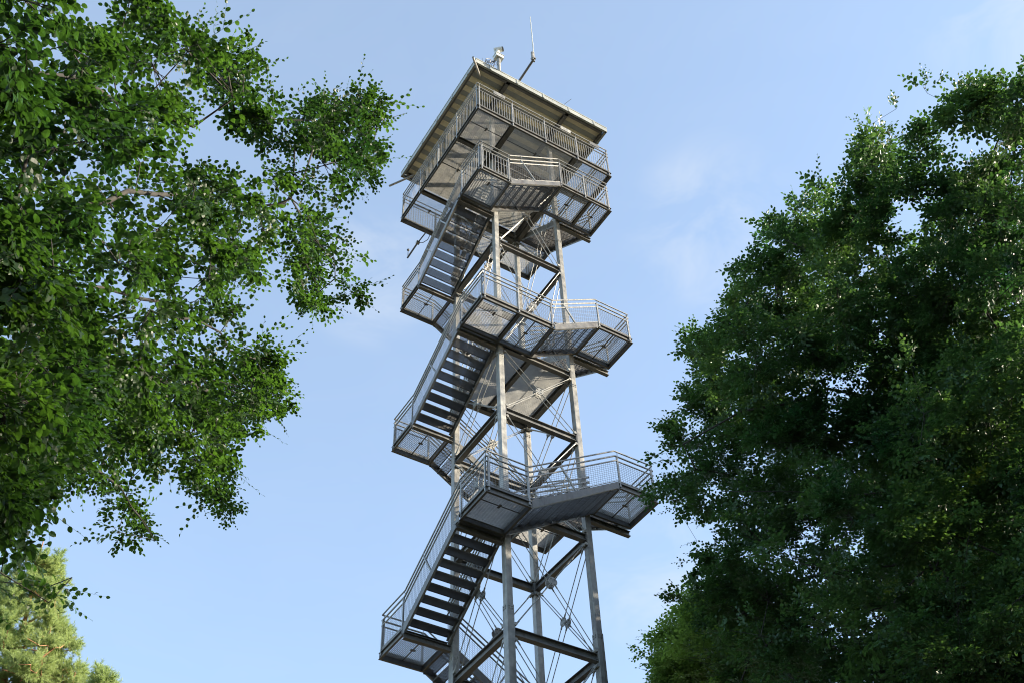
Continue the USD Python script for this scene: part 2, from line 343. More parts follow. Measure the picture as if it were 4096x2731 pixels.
def landing(x0, y0, x1, y1, zb, axis, rails=(), tall=False, infill='mesh', joists=(), seam=True):
    """A landing frame with grating; rails = list of ((x,y),(x,y),posts)."""
    x0, x1, y0, y1 = min(x0, x1), max(x0, x1), min(y0, y1), max(y0, y1)
    m_ = MB(); h = FH * S; t = 0.0245
    m_.channel(U(x0, y0, zb), U(x1, y0, zb), (0, 1, 0), h); m_.channel(U(x0, y1, zb), U(x1, y1, zb), (0, -1, 0), h)
    m_.channel(U(x0, y0 + t, zb), U(x0, y1 - t, zb), (1, 0, 0), h); m_.channel(U(x1, y0 + t, zb), U(x1, y1 - t, zb), (-1, 0, 0), h)
    for jx in joists: m_.ibeam(U(jx, y0 + 0.03, zb + 0.030), U(jx, y1 - 0.03, zb + 0.030), 0.09, 0.13)
    xs = [x0 + 0.012] + [j for j in joists] + [x1 - 0.012]
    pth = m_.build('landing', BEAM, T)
    for k in range(len(xs) - 1):
        a, b = xs[k] + 0.012, xs[k + 1] - 0.012
        ax = axis[k] if isinstance(axis, (tuple, list)) else axis
        grating(a, y0 + 0.025, b, y1 - 0.025, zb * S + Z0 + h - 0.004, ax, pth)
        if seam:                                           # fixing strap and clip under the grating
            sm = MB(); zz = zb * S + Z0 + h - 0.047
            if ax == 0:
                yy = (y0 + (y1 - y0) * 0.36) * S; sm.box((a * S + 0.01, yy - 0.012, zz - 0.012), (b * S - 0.01, yy + 0.012, zz))
                cx = (a + b) / 2 * S; sm.box((cx - 0.03, yy - 0.07, zz - 0.03), (cx + 0.03, yy + 0.07, zz - 0.0125))
            else:
                xx = (a + b) / 2 * S; sm.box((xx - 0.012, y0 * S + 0.04, zz - 0.012), (xx + 0.012, y1 * S - 0.04, zz))
                cy = (y0 + y1) / 2 * S; sm.box((xx - 0.07, cy - 0.03, zz - 0.03), (xx + 0.07, cy + 0.03, zz - 0.0125))
            sm.build('clamp_strap', BEAM, pth)
    for (P, Q, n) in rails:
        rail_run(U(*P, zb + FH), U(*Q, zb + FH), pth, n, tall, infill)
    return pth

def flight(p_out, p_in, q_out, q_in, za, zb, tall=False, infill='mesh', inner=True, posts=3):
    """Stair from the lower landing (p) to the upper (q); outer and inner corners in plan units, frame bottoms za, zb."""
    m_ = MB(); h = FH * S
    PO, PI_, QO, QI = (np.array([*p, 0.0]) for p in (p_out, p_in, q_out, q_in))
    inw = (PI_ - PO) / np.linalg.norm(PI_ - PO)
    run = (QO - PO)[:2]; rd = np.array([*(run / np.linalg.norm(run)), 0])
    a, b = U(*p_out, za), U(*q_out, zb)
    zz = np.array([0, 0, 1.0])
    pth = None
    for P, Q, w in ((U(*p_out, za), U(*q_out, zb), inw), (U(*p_in, za), U(*q_in, zb), -inw)):
        m_ = MB()
        P, Q = P + rd * 0.004, Q - rd * 0.004
        m_.prism([P + zz * 0.012, Q + zz * 0.012, Q + zz * (h + 0.03), P + zz * (h + 0.03)], w, 0.012)
        for o_ in (0, h + 0.03): m_.prism([P + zz * o_, Q + zz * o_, Q + zz * (o_ + 0.012), P + zz * (o_ + 0.012)], w, 0.06)
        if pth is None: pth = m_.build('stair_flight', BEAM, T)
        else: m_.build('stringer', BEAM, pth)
    rise = (zb - za) * S; n = max(round(rise / 0.163), 3)
    width = np.linalg.norm(PI_ - PO) * S
    for k in range(1, n):
        tm = MB(); c = U(*p_out, za + FH) + rd * (np.linalg.norm(run) * S * (k - 0.5) / (n - 1)) + zz * (rise * k / n)
        dep = 0.285
        A, B = c + inw * 0.016, c + inw * (width - 0.016)
        for j, s_ in enumerate(np.linspace(-dep / 2 + 0.02, dep / 2 - 0.004, 9)):
            tm.bar(A + rd * s_ - zz * 0.016, B + rd * s_ - zz * 0.016, 0.0052, 0.030)
        tm.bar(A - rd * (dep / 2 - 0.004) - zz * 0.018, B - rd * (dep / 2 - 0.004) - zz * 0.018, 0.006, 0.052)   # nosing
        tm.bar(A + rd * (dep / 2) - zz * 0.018, B + rd * (dep / 2) - zz * 0.018, 0.004, 0.04)
        for s_ in np.linspace(0.08, width - 0.11, 10):
            e = c + inw * (s_ + 0.016); tm.bar(e - rd * (dep / 2 - 0.008) - zz * 0.008, e + rd * (dep / 2 - 0.004) - zz * 0.008, 0.005, 0.012)
        for e in (A - inw * 0.003, B + inw * 0.003): tm.bar(e - rd * dep / 2 - zz * 0.03, e + rd * dep / 2 - zz * 0.03, 0.005, 0.06)
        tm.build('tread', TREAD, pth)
    rail_run(U(*p_out, za + FH) + inw * 0.03, U(*q_out, zb + FH) + inw * 0.03, pth, posts, tall, infill, drop=0.12)
    if inner:
        rail_run(U(*p_in, za + FH) - inw * 0.03, U(*q_in, zb + FH) - inw * 0.03, pth, posts, tall, infill, drop=0.12)
    return pth

def cantilever(P, Q, z):
    b = MB(); b.ibeam(U(*P, z), U(*Q, z), 0.12, 0.16); b.build('cantilever_beam', BEAM, T)

e = 0.012                                               # railings stand a little inside the frame
def corner(k, zb, axis, x_in=I, y_in=I, **kw):
    sx, sy = CORN[k]
    xa, ya = sx * x_in, sy * y_in
    r = O - e
    xl, yl = sorted((xa, sx * r)), sorted((ya, sy * r))
    rails = [((xl[0], sy * r), (xl[1], sy * r), 2), ((sx * r, yl[0]), (sx * r, yl[1]), 2)]
    return landing(xa, ya, sx * O, sy * O, zb, axis, rails, **kw)

ZL0, ZF1, ZR1, ZB1, ZL1, ZF2, ZR2, ZB2, ZL2, ZF3, ZR3, ZP = 0.375, 1.01, 1.695, 2.40, 3.10, 3.735, 4.125, 4.84, 5.545, 6.235, 6.755, 7.55
ZB0, ZR0 = ZB1 - 2.725, ZR1 - 2.725
corner('R', ZR0, 1); corner('B', ZB0, 0)
flight((O, -I), (I, -I), (O, I), (I, I), ZR0, ZB0)
flight((I, O), (I, I), (-I, O), (-I, I), ZB0, ZL0)
corner('L', ZL0, 1)
flight((-O, I), (-I, I), (-O, -I), (-I, -I), ZL0, ZF1)
corner('F', ZF1, 0)
flight((-I, -O), (-I, -I), (I, -O), (I, -I), ZF1, ZR1)
corner('R', ZR1, 1)
flight((O, -I), (I, -I), (O, I), (I, I), ZR1, ZB1)
corner('B', ZB1, 0)
flight((I, O), (I, I), (-I, O), (-I, I), ZB1, ZL1)
corner('L', ZL1, 1)
flight((-O, I), (-I, I), (-O, -I), (-I, -I), ZL1, ZF2)
r = O - e
landing(-O, -O, -0.095, -I, ZF2, (0, 1), [((-r, -r), (-0.095, -r), 3), ((-r, -r), (-r, -I), 2)], joists=(-0.555,))
flight((-0.095, -O), (-0.095, -I), (I, -O), (I, -I), ZF2, ZR2, posts=3)
corner('R', ZR2, 1)
flight((O, -I), (I, -I), (O, I), (I, I), ZR2, ZB2)
corner('B', ZB2, 0)
flight((I, O), (I, I), (-I, O), (-I, I), ZB2, ZL2)
corner('L', ZL2, 1)
flight((-O, I), (-I, I), (-O, -I), (-I, -I), ZL2, ZF3, posts=4)
landing(-O, -O, -0.585, -I, ZF3, 0, [((-r, -r), (-0.585, -r), 2), ((-r, -r), (-r, -I), 2)], tall=True, infill='bars')
flight((-0.585, -O), (-0.585, -I), (0.21, -O), (0.21, -I), ZF3, ZR3, posts=3, tall=True)
landing(0.21, -O, O, -I, ZR3, (1, 1), [((0.21, -r), (r, -r), 3), ((r, -r), (r, -I), 2)], tall=True, infill='bars', joists=(0.72,))
flight((O, -I), (I, -I), (O, I), (I, I), ZR3, ZP - 0.02)
# cantilevers that carry the landings
for zl, k in ((ZR0, 'R'), (ZB0, 'B'), (ZL0, 'L'), (ZF1, 'F'), (ZR1, 'R'), (ZB1, 'B'), (ZL1, 'L'), (ZF2, 'F'), (ZR2, 'R'), (ZB2, 'B'), (ZL2, 'L'), (ZF3, 'F'), (ZR3, 'R')):
    sx, sy = CORN[k]
    cantilever((sx * 0.545, sy * 0.50), (sx * (O + 0.01), sy * 0.50), zl - 0.034)

# grating floor inside the core beside the long landing
zf = 3.759 + 0.041
cf = MB(); cf.ibeam(U(-0.07, -0.46, 3.77), U(-0.07, 0.46, 3.77), 0.12, 0.15)
cfp = cf.build('core_floor', BEAM, T)
grating(-0.47, -0.465, -0.075, 0.465, zf * S + Z0 + 0.036, 0, cfp, pitch=0.033); grating(-0.065, -0.465, 0.47, 0.465, zf * S + Z0 + 0.036, 0, cfp, pitch=0.033)

# viewing platform
H = 1.106
pm = MB(); h = 0.09 * S
pm.channel(U(-H, -H, ZP), U(H, -H, ZP), (0, 1, 0), h); pm.channel(U(-H, H, ZP), U(H, H, ZP), (0, -1, 0), h)
pm.channel(U(-H, -H + 0.0245, ZP), U(-H, H - 0.0245, ZP), (1, 0, 0), h); pm.channel(U(H, -H + 0.0245, ZP), U(H, H - 0.0245, ZP), (-1, 0, 0), h)
for x in (-0.53, 0.50): pm.ibeam(U(x, -H + 0.03, ZP + 0.04), U(x, H - 0.03, ZP + 0.04), 0.15, 0.18)
for y in (-0.52, 0.505):
    for xa, xb in ((-H + 0.03, -0.565), (-0.495, 0.465), (0.535, H - 0.03)): pm.ibeam(U(xa, y, ZP + 0.042), U(xb, y, ZP + 0.042), 0.12, 0.16)
pp = pm.build('viewing_platform', BEAM, T)
zt = ZP * S + Z0 + h - 0.004
for xa, xb in ((-1.08, -0.54), (-0.52, 0.49), (0.51, 1.08)):
    for ya, yb in ((-1.08, -0.53), (-0.51, 0.495), (0.515, 1.08)):
        if xa > 0.5 and -0.52 < ya < 0.4: ya = 0.18           # the stair comes up through this bay
        if xa < -1:
            ax = 1 if ya > 0.5 else 0
        else: ax = 1 if ya < -1 and xa > -0.53 else 0
        grating(xa, ya, xb, yb, zt, ax, pp, pitch=0.034)
        sm = MB(); zz = zt - 0.05
        if xb - xa > 0.1 and yb - ya > 0.1:
            cy = (ya + (yb - ya) * 0.45) * S; sm.box((xa * S + 0.02, cy - 0.012, zz - 0.012), (xb * S - 0.02, cy + 0.012, zz))
            cx = (xa + xb) / 2 * S; sm.box((cx - 0.03, cy - 0.07, zz - 0.03), (cx + 0.03, cy + 0.07, zz - 0.0125))
            sm.build('clamp_strap', BEAM, pp)
R = H - 0.012; zr = ZP + 0.09
for a, b in EDGES:
    A, B = np.array(CORN[a]) * R, np.array(CORN[b]) * R
    rail_run(U(*A, zr), U(*B, zr), pp, 5, True, 'bars', drop=0.22)
for x, w in ((-0.75, 0.30), (0.36, 0.28), (0.86, 0.24)):     # orientation boards on the railing
    bd = MB(); p = U(x, -H - 0.004, zr) + np.array([0, 0, 1.33]); bd.bar(p - np.array([w / 2 + 0.08, 0, 0]), p + np.array([w / 2 + 0.08, 0, 0]), 0.02, 0.15, up=(0, -0.15, 0.98))
    bd.build('orientation_board', BEAM if x > 0.8 else ZINC, pp)

# roof
ZRF = 8.70; RH = 1.135
rm = MB(); zb_, zt_ = ZRF * S + Z0, 8.815 * S + Z0
for a, b, inw in (((-RH, -RH), (RH, -RH), (0, 1, 0)), ((-RH, RH), (RH, RH), (0, -1, 0)), ((-RH, -RH + 0.012), (-RH, RH - 0.012), (1, 0, 0)), ((RH, -RH + 0.012), (RH, RH - 0.012), (-1, 0, 0))):
    P, Q = np.array([a[0] * S, a[1] * S, zb_]), np.array([b[0] * S, b[1] * S, zb_])
    up = np.array([0, 0, 1.0]); w = np.array(inw, float)
    rm.prism([P, Q, Q + up * (zt_ - zb_), P + up * (zt_ - zb_)], w, 0.025)
    rm.prism([P + w * 0.026 + up * 0.002, Q + w * 0.026 + up * 0.002, Q + w * 0.026 + up * 0.02, P + w * 0.026 + up * 0.02], w, 0.05)
    rm.prism([P - w * 0.012 + up * (zt_ - zb_ - 0.05), Q - w * 0.012 + up * (zt_ - zb_ - 0.05), Q - w * 0.012 + up * (zt_ - zb_ - 0.004), P - w * 0.012 + up * (zt_ - zb_ - 0.004)], w, 0.0115)
for k in range(-2, 3):
    for s_ in (-1, 1):
        c_ = k * 1.12; y_ = s_ * (RH * S + 0.008)
        rm.box((c_ - 0.03, y_ - 0.008, zb_ + 0.01), (c_ + 0.03, y_ + 0.008, zt_ + 0.004)); rm.box((y_ - 0.008, c_ - 0.03, zb_ + 0.01), (y_ + 0.008, c_ + 0.03, zt_ + 0.004))
rm.box((-RH * S + 0.05, -RH * S + 0.05, zt_ - 0.06), (RH * S - 0.05, RH * S - 0.05, zt_ - 0.02))
rp = rm.build('roof', TRIM, T)
npan = 13; pw = (2 * RH * S - 0.20) / npan
for k in range(npan):                                     # trapezoidal sheets, ribs along x
    y0 = -RH * S + 0.10 + k * pw; zs = zb_ + 0.20; d_ = 0.085
    prof = [(0.0, d_), (0.10, d_), (0.17, 0), (pw - 0.07, 0), (pw, d_)]
    pmn = MB(); X0, X1 = -RH * S + 0.08, RH * S - 0.08
    for (ya, za), (yb, zb2) in zip(prof[:-1], prof[1:]):
        pmn.prism([(X0, y0 + ya, zs + za), (X0, y0 + yb - 1e-4, zs + zb2), (X0, y0 + yb - 1e-4, zs + zb2 + 0.004), (X0, y0 + ya, zs + za + 0.004)], (1, 0, 0), X1 - X0)
    pmn.build('roof_sheet', SHEET, rp)
for x in (-0.56, 0.455):
    j = MB(); j.ibeam(np.array([x * S, -RH * S + 0.06, zb_ + 0.115]), np.array([x * S, RH * S - 0.06, zb_ + 0.115]), 0.14, 0.17); j.build('roof_beam', BEAM, rp)
for a, b in (((-1, -1), (1, -1)), ((-1, 1), (1, 1))):
    j = MB(); q = RH * S - 0.17; j.ibeam(np.array([a[0] * q, a[1] * q, zb_ + 0.10]), np.array([b[0] * q, b[1] * q, zb_ + 0.10]), 0.10, 0.14); j.build('edge_beam', BEAM, rp)
for sx in (-1, 1):
    j = MB(); q = RH * S - 0.10; j.ibeam(np.array([sx * q, -q + 0.14, zb_ + 0.10]), np.array([sx * q, q - 0.14, zb_ + 0.10]), 0.10, 0.14); j.build('edge_beam', BEAM, rp)
for sx, sy in (CORN['F'], CORN['L']):
    sp = MB(); sp.tube([U(sx * 0.99, sy * 0.99, 8.665), U(sx * 1.26, sy * 1.26, 8.52)], 0.042, 10); sp.build('drain_spout', ZINC, rp)
for p, q in (((-0.98, -1.08, 8.83), (-1.0, -1.08, 9.02)), ((0.36, -1.10, 8.83), (0.45, -1.22, 8.93))):
    lr = MB(); lr.tube([U(*p), U(*q)], 0.008, 5); lr.build('lightning_rod', DARKM, rp)

# things fixed to the tower
an = thing('whip_antenna', 'long thin white whip antenna on an outrigger arm beside the roof', 'antenna', U(-0.37, -1.0, 8.93))
o0 = U(-0.37, -1.0, 8.93)
a_ = MB(); a_.tube([U(-0.37, -1.0, 8.93), U(-0.37, -1.47, 8.95)], 0.045, 10); a_.box(U(-0.37, -1.02, 8.83) - 0.05, U(-0.37, -1.0, 8.93) + 0.05)
a_.build('arm', DARKM, an, origin=o0)
a_ = MB(); a_.tube([U(-0.385, -1.47, 8.93), U(-0.385, -1.47, 9.14)], 0.052, 10); a_.tube([U(-0.36, -1.47, 8.90), U(-0.36, -1.47, 9.16)], 0.03, 8)
a_.box(U(-0.40, -1.49, 8.97) - 0.01, U(-0.345, -1.45, 8.99) + 0.01); a_.build('clamp', ZINC, an, origin=o0)
a_ = MB(); a_.tube([U(-0.36, -1.47, 9.15), U(-0.36, -1.47, 9.6), U(-0.36, -1.47, 10.27)], [0.026, 0.022, 0.016], 8); a_.build('whip', WHITEP, an, origin=o0)

o0 = U(-0.66, -1.0, 8.82)
sc = thing('roof_camera', 'pale box camera with round lens housing on a short post at the roof edge', 'camera', o0)
a_ = MB(); a_.tube([U(-0.66, -1.0, 8.82), U(-0.66, -1.0, 9.42)], 0.065, 12); a_.build('post', ZINC, sc, origin=o0)
a_ = MB(); c0 = U(-0.66, -1.0, 9.47); a_.box(c0 - [0.16, 0.12, 0.09], c0 + [0.16, 0.12, 0.09]); a_.box(c0 - [0.18, 0.14, -0.0902], c0 + [0.18, 0.14, 0.11]); a_.build('housing', WHITEP, sc, origin=o0)
a_ = MB(); c0 = U(-0.68, -1.0, 9.60); a_.tube([c0 - [0, 0, 0.2], c0 + [0, 0, 0.16]], 0.10, 14); a_.tube([c0 + [-0.1, 0.05, 0.14], c0 + [0.13, -0.12, 0.2]], 0.11, 14); a_.build('lens_housing', WHITEP, sc, origin=o0)
a_ = MB(); a_.tube([c0 + [0.131, -0.121, 0.2], c0 + [0.17, -0.15, 0.215]], 0.10, 14); a_.build('lens', DARKM, sc, origin=o0)
a_ = MB(); rc = np.random.default_rng(3)
for k in range(5):
    s_ = U(-0.70, -0.98, 9.40); pts = [s_]
    for t in range(6): pts.append(s_ + np.array([-0.08 - 0.11 * k * math.sin(t * 0.5), rc.normal(0, 0.05), -0.13 * (t + 1)]) + rc.normal(0, 0.04, 3))
    a_.tube(pts, 0.012, 5)
a_.build('cable', DARKM, sc, origin=o0)

o0 = U(-0.70, 1.10, 7.52)
ws = thing('wind_sensor', 'dark tubular arm with a small ball-topped sensor jutting from under the platform', 'weather sensor', o0)
a_ = MB(); a_.tube([U(-0.70, 1.06, 7.52), U(-0.72, 1.3, 7.5)], 0.024, 8); a_.tube([U(-0.72, 1.27, 7.5), U(-0.715, 1.61, 7.5)], 0.034, 8)
a_.tube([U(-0.62, 1.09, 7.54), U(-0.62, 1.16, 7.50), U(-0.66, 1.24, 7.49), U(-0.715, 1.28, 7.5)], 0.014, 6); a_.build('arm', DARKM, ws, origin=o0)
a_ = MB(); a_.box(U(-0.72, 1.28, 7.5) - [0.06, 0.05, 0.06], U(-0.72, 1.28, 7.5) + [0.06, 0.05, 0.06]); a_.build('clamp', ZINC, ws, origin=o0)
a_ = MB(); a_.tube([U(-0.715, 1.60, 7.5), U(-0.715, 1.60, 7.66)], 0.012, 6)
b0 = U(-0.715, 1.60, 7.68); a_.tube([b0 + [0, 0, -0.06], b0 + [0, 0, -0.03], b0, b0 + [0, 0, 0.03], b0 + [0, 0, 0.055]], [0.015, 0.045, 0.055, 0.042, 0.01], 10); a_.build('sensor', DARKM, ws, origin=o0)

# ------------------------------------------------------------------ trees
def at(px, py, dist):
    """The point at a distance along the sight line through a spot of the 2352-wide photograph."""
    k = 4096 / 2352.0
    d = FW * F_PX + RT * (px * k - W_PX / 2) - UP * (py * k - H_PX / 2)
    return CAM + d / np.linalg.norm(d) * dist

def unit(v): return v / np.maximum(np.linalg.norm(v, axis=-1, keepdims=True), 1e-9)

def leaf_shape(L, Wd, fold=0.22, tris=8):
    """A pointed oval leaf along +x in the xy plane, folded along its midrib and arched."""
    xs = np.array([0, 0.16, 0.48, 0.82, 1.0]) * L; hw = np.array([0, 0.38, 0.5, 0.33, 0]) * Wd
    if tris <= 4: xs, hw = np.array([0, 0.45, 1.0]) * L, np.array([0, 0.5, 0]) * Wd
    mid = [(x, 0, -0.35 * (x / L - 0.4) ** 2 * L) for x in xs]
    lf = [(x, w, z + fold * w) for x, w, (_, _, z) in zip(xs[1:-1], hw[1:-1], mid[1:-1])]
    rg = [(x, -w, z) for x, w, z in lf and [(a, b, c) for a, b, c in lf]]
    n = len(xs); V = np.array(mid + lf + rg); F = []
    Lx = lambda i: 0 if i == 0 else (n - 1 if i == n - 1 else n + i - 1)
    Rx = lambda i: 0 if i == 0 else (n - 1 if i == n - 1 else n + (n - 2) + i - 1)
    for i in range(n - 1):
        for X, flip in ((Lx, False), (Rx, True)):
            q = [i, i + 1, X(i + 1), X(i)]
            for t in ([q[0], q[1], q[2]], [q[0], q[2], q[3]]):
                if len(set(t)) == 3: F.append(t[::-1] if flip else t)
    return V, np.array(F)

def spray_leaves(rg_, length, n, leaf, width, flat=0.35):
    """Placement of alternate leaves on a flat twig along +x: list of (origin, 3x3 axes, scale), and the twig line."""
    out = []; tw = [np.zeros(3)]
    sag = rg_.uniform(-0.10, 0.02)
    subs = [(0.0, length, np.zeros(3), np.array([1.0, 0, 0]), n)]
    for sgn in (-1, 1):
        if rg_.random() < 0.8:
            t0 = rg_.uniform(0.2, 0.55) * length; a = sgn * rg_.uniform(0.6, 0.95)
            subs.append((t0, length * rg_.uniform(0.35, 0.5), np.array([t0, 0, sag * (t0 / length) ** 2 * length]), np.array([math.cos(a), math.sin(a), 0]), int(n * 0.45)))
    lines = []
    for t0, ln, o, dr, cnt in subs:
        pts = []
        for k in range(cnt):
            t = (k + 0.6) / cnt; s_ = -1 if k % 2 else 1
            p = o + dr * ln * t + np.array([0, 0, sag * t * t * ln]); pts.append(p)
            a = math.atan2(dr[1], dr[0]) + s_ * rg_.uniform(0.55, 1.0) * (1 - 0.75 * (k == cnt - 1))
            x = np.array([math.cos(a), math.sin(a), rg_.normal(-0.15, flat)]); x /= np.linalg.norm(x)
            z = unit(np.array([rg_.normal(0, flat), rg_.normal(0, flat), 1.0])); y = unit(np.cross(z, x)); z = np.cross(x, y)
            sc_ = leaf * (0.62 + 0.38 * math.sin(math.pi * min(t * 0.9 + 0.15, 1))) * rg_.uniform(0.8, 1.15)
            out.append((p, np.stack([x, y, z], 1), sc_))
        lines.append([o] + pts)
    return out, lines

def spray_mesh(seed, length, n, leaf, width, tris, flat=0.35, twig=0.0022):
    rg_ = np.random.default_rng(seed); lv, lines = spray_leaves(rg_, length, n, leaf, width, flat)
    V, F = leaf_shape(1.0, width, tris=tris); m_ = MB()
    for p, A, s_ in lv: m_.add((V * s_) @ A.T + p, F)
    for ln in lines: m_.tube([ln[0], ln[len(ln) // 2], ln[-1]], [twig, twig * 0.8, twig * 0.4], 3, caps=False)
    return m_

def needle_mesh(seed, length=0.50, n=170, nl=0.115, nw=0.013):
    rg_ = np.random.default_rng(seed); m_ = MB()
    for sub in range(4):
        a0 = (0, 0, 0) if sub == 0 else (rg_.uniform(0.1, 0.5) * length, 0, 0)
        dr = np.array([1.0, 0, 0]) if sub == 0 else unit(np.array([1.0, rg_.normal(0, 0.7), rg_.normal(0.15, 0.6)]))
        ln = length * (1 if sub == 0 else 0.55); o = np.array(a0)
        for k in range(n // 4):
            t = rg_.uniform(0.25, 1.0); p = o + dr * ln * t
            q = unit(rg_.normal(0, 1, 3)); q = unit(np.cross(dr, q)); dd = unit(dr * rg_.uniform(0.5, 1.3) + q)
            sd = unit(np.cross(dd, rg_.normal(0, 1, 3))) * nw
            m_.add([p - sd / 2, p + sd / 2, p + dd * nl], [[0, 1, 2]])
        m_.tube([o, o + dr * ln], [0.006, 0.003], 3, caps=False)
    return m_

def frames(dirs, ups):
    x = unit(dirs); y = unit(np.cross(ups, x)); z = np.cross(x, y)
    return np.stack([x, y, z], -1)

def quats(M):
    w = np.sqrt(np.maximum(0, 1 + M[:, 0, 0] + M[:, 1, 1] + M[:, 2, 2])) / 2
    x = np.sqrt(np.maximum(0, 1 + M[:, 0, 0] - M[:, 1, 1] - M[:, 2, 2])) / 2 * np.sign(M[:, 2, 1] - M[:, 1, 2] + 1e-12)
    y = np.sqrt(np.maximum(0, 1 - M[:, 0, 0] + M[:, 1, 1] - M[:, 2, 2])) / 2 * np.sign(M[:, 0, 2] - M[:, 2, 0] + 1e-12)
    z = np.sqrt(np.maximum(0, 1 - M[:, 0, 0] - M[:, 1, 1] + M[:, 2, 2])) / 2 * np.sign(M[:, 1, 0] - M[:, 0, 1] + 1e-12)
    return np.stack([w, x, y, z], 1)

def instancer(path, protos, mat, pos, M, scale, which):
    pi = UsdGeom.PointInstancer.Define(stage, path); rel = pi.CreatePrototypesRel()
    for k, mb in enumerate(protos):
        p = usdkit.mesh(stage, f'{path}/spray' + (f'_{k:03d}' if k else ''), (np.concatenate(mb.v), np.concatenate(mb.f)), mat)
        rel.AddTarget(p.GetPath())
    pi.CreateProtoIndicesAttr(Vt.IntArray.FromNumpy(which.astype(np.int32)))
    pi.CreatePositionsAttr(Vt.Vec3fArray.FromNumpy(pos.astype(np.float32)))
    q = quats(M)
    pi.CreateOrientationsAttr(Vt.QuathArray([Gf.Quath(float(a), float(b), float(c), float(d)) for a, b, c, d in q]))
    pi.CreateScalesAttr(Vt.Vec3fArray.FromNumpy(np.repeat(scale[:, None], 3, 1).astype(np.float32)))
    tag(pi.GetPrim(), kind='stuff')

def densify(pts, step):
    pts = np.asarray(pts, float); out = [pts[0]]
    for a, b in zip(pts[:-1], pts[1:]):
        n = max(int(np.linalg.norm(b - a) / step), 1)
        out += [a + (b - a) * k / n for k in range(1, n + 1)]
    return np.array(out)

def skeleton(trunk, limbs, hubs, rg_, step=0.6, wig=0.06):
    """Trunk and limbs given as lines; every hub is joined to the nearest wood. Returns nodes, parents and the hub's node numbers."""
    N, P = [], []
    t = densify(trunk, step)
    for k, p in enumerate(t): N.append(p); P.append(k - 1)
    for l in limbs:
        l = densify(l, step); a = np.array(N); par = int(np.argmin(np.linalg.norm(a - l[0], axis=1)))
        gap = np.linalg.norm(a[par] - l[0])
        if gap > step * 1.5: l = np.vstack([densify([a[par], l[0]], step)[1:], l[1:]])
        for p in l: N.append(p + rg_.normal(0, wig, 3)); P.append(par); par = len(N) - 1
    base = cKDTree(np.array(N)); order = np.argsort(base.query(hubs)[0])
    A = np.zeros((len(N) + 5 * len(hubs) + 10, 3)); A[:len(N)] = N; n = len(N); P = P + [0] * (5 * len(hubs) + 10)
    hn = np.zeros(len(hubs), int)
    for h in order:
        p = hubs[h]; d = np.linalg.norm(A[:n] - p, axis=1); par = int(np.argmin(d)); L = d[par]
        k = int(np.clip(L / step, 1, 4)); a = A[par].copy(); sagv = np.array([0, 0, 0.10 * L])
        for j in range(1, k + 1):
            t_ = j / k; q = a + (p - a) * t_ + sagv * math.sin(math.pi * t_) + (rg_.normal(0, wig, 3) if j < k else 0)
            A[n] = q; P[n] = par; par = n; n += 1
        hn[h] = par
    return A[:n], np.array(P[:n]), hn

def wood(A, P, nodes_w, r0, power, rmin, rmax):
    """Branch tubes; thickness follows the weight carried."""
    w = np.zeros(len(A))
    for i, k in nodes_w: w[i] += k
    for i in range(len(A) - 1, 0, -1): w[P[i]] += w[i]
    r = np.clip(r0 * np.maximum(w, 0.3) ** power, rmin, rmax); return r

def branch_mesh(A, P, r, m_):
    kids = {}
    for i, p in enumerate(P):
        if p >= 0: kids.setdefault(int(p), []).append(i)
    done = np.zeros(len(A), bool); stack = [0]
    starts = [(0, None)]
    while starts:
        i, frm = starts.pop(); line, rr = ([A[frm], A[i]], [min(r[frm], r[i] * 1.15), r[i]]) if frm is not None else ([A[i]], [r[i]])
        while i in kids:
            ks = sorted(kids[i], key=lambda c: -r[c])
            for c in ks[1:]: starts.append((c, i))
            i = ks[0]; line.append(A[i]); rr.append(r[i])
        if len(line) > 1:
            mx = max(rr); m_.tube(line, rr, 10 if mx > 0.12 else 6 if mx > 0.03 else 4 if mx > 0.012 else 3, caps=False)
    return m_

def in_region(poly, n, rg_, holes=(), dens=None, gap=None):
    P_ = Polygon(poly).buffer(0)
    for h_ in holes: P_ = P_.difference(Polygon(h_).buffer(0))
    x0, y0, x1, y1 = P_.bounds; out = []
    while len(out) < n:
        q = np.stack([rg_.uniform(x0, x1, 4 * n), rg_.uniform(y0, y1, 4 * n)], 1)
        ok = shapely.contains_xy(P_, q[:, 0], q[:, 1])
        if dens is not None: ok &= rg_.random(len(q)) < dens(q)
        out += list(q[ok])
    if gap is not None:                                    # thin out crowded spots
        keep = []; q = np.array(out)
        for i, p in enumerate(q):
            if len(keep) >= n: break
            if not keep or np.min(np.sum((q[keep] - p) ** 2, 1)) > gap(p) ** 2: keep.append(i)
        out = list(q[keep])
    q = np.array(out[:n]); bd = shapely.distance(shapely.points(q), P_.boundary)
    return q, bd

def clumps(scale, lo, hi, seed):
    def f(q):
        v = meshkit.fbm(np.stack([q[:, 0] / scale, q[:, 1] / scale, np.full(len(q), seed * 7.3)], 1), 3, seed)
        return np.clip((v - lo) / (hi - lo), 0, 1)
    return f

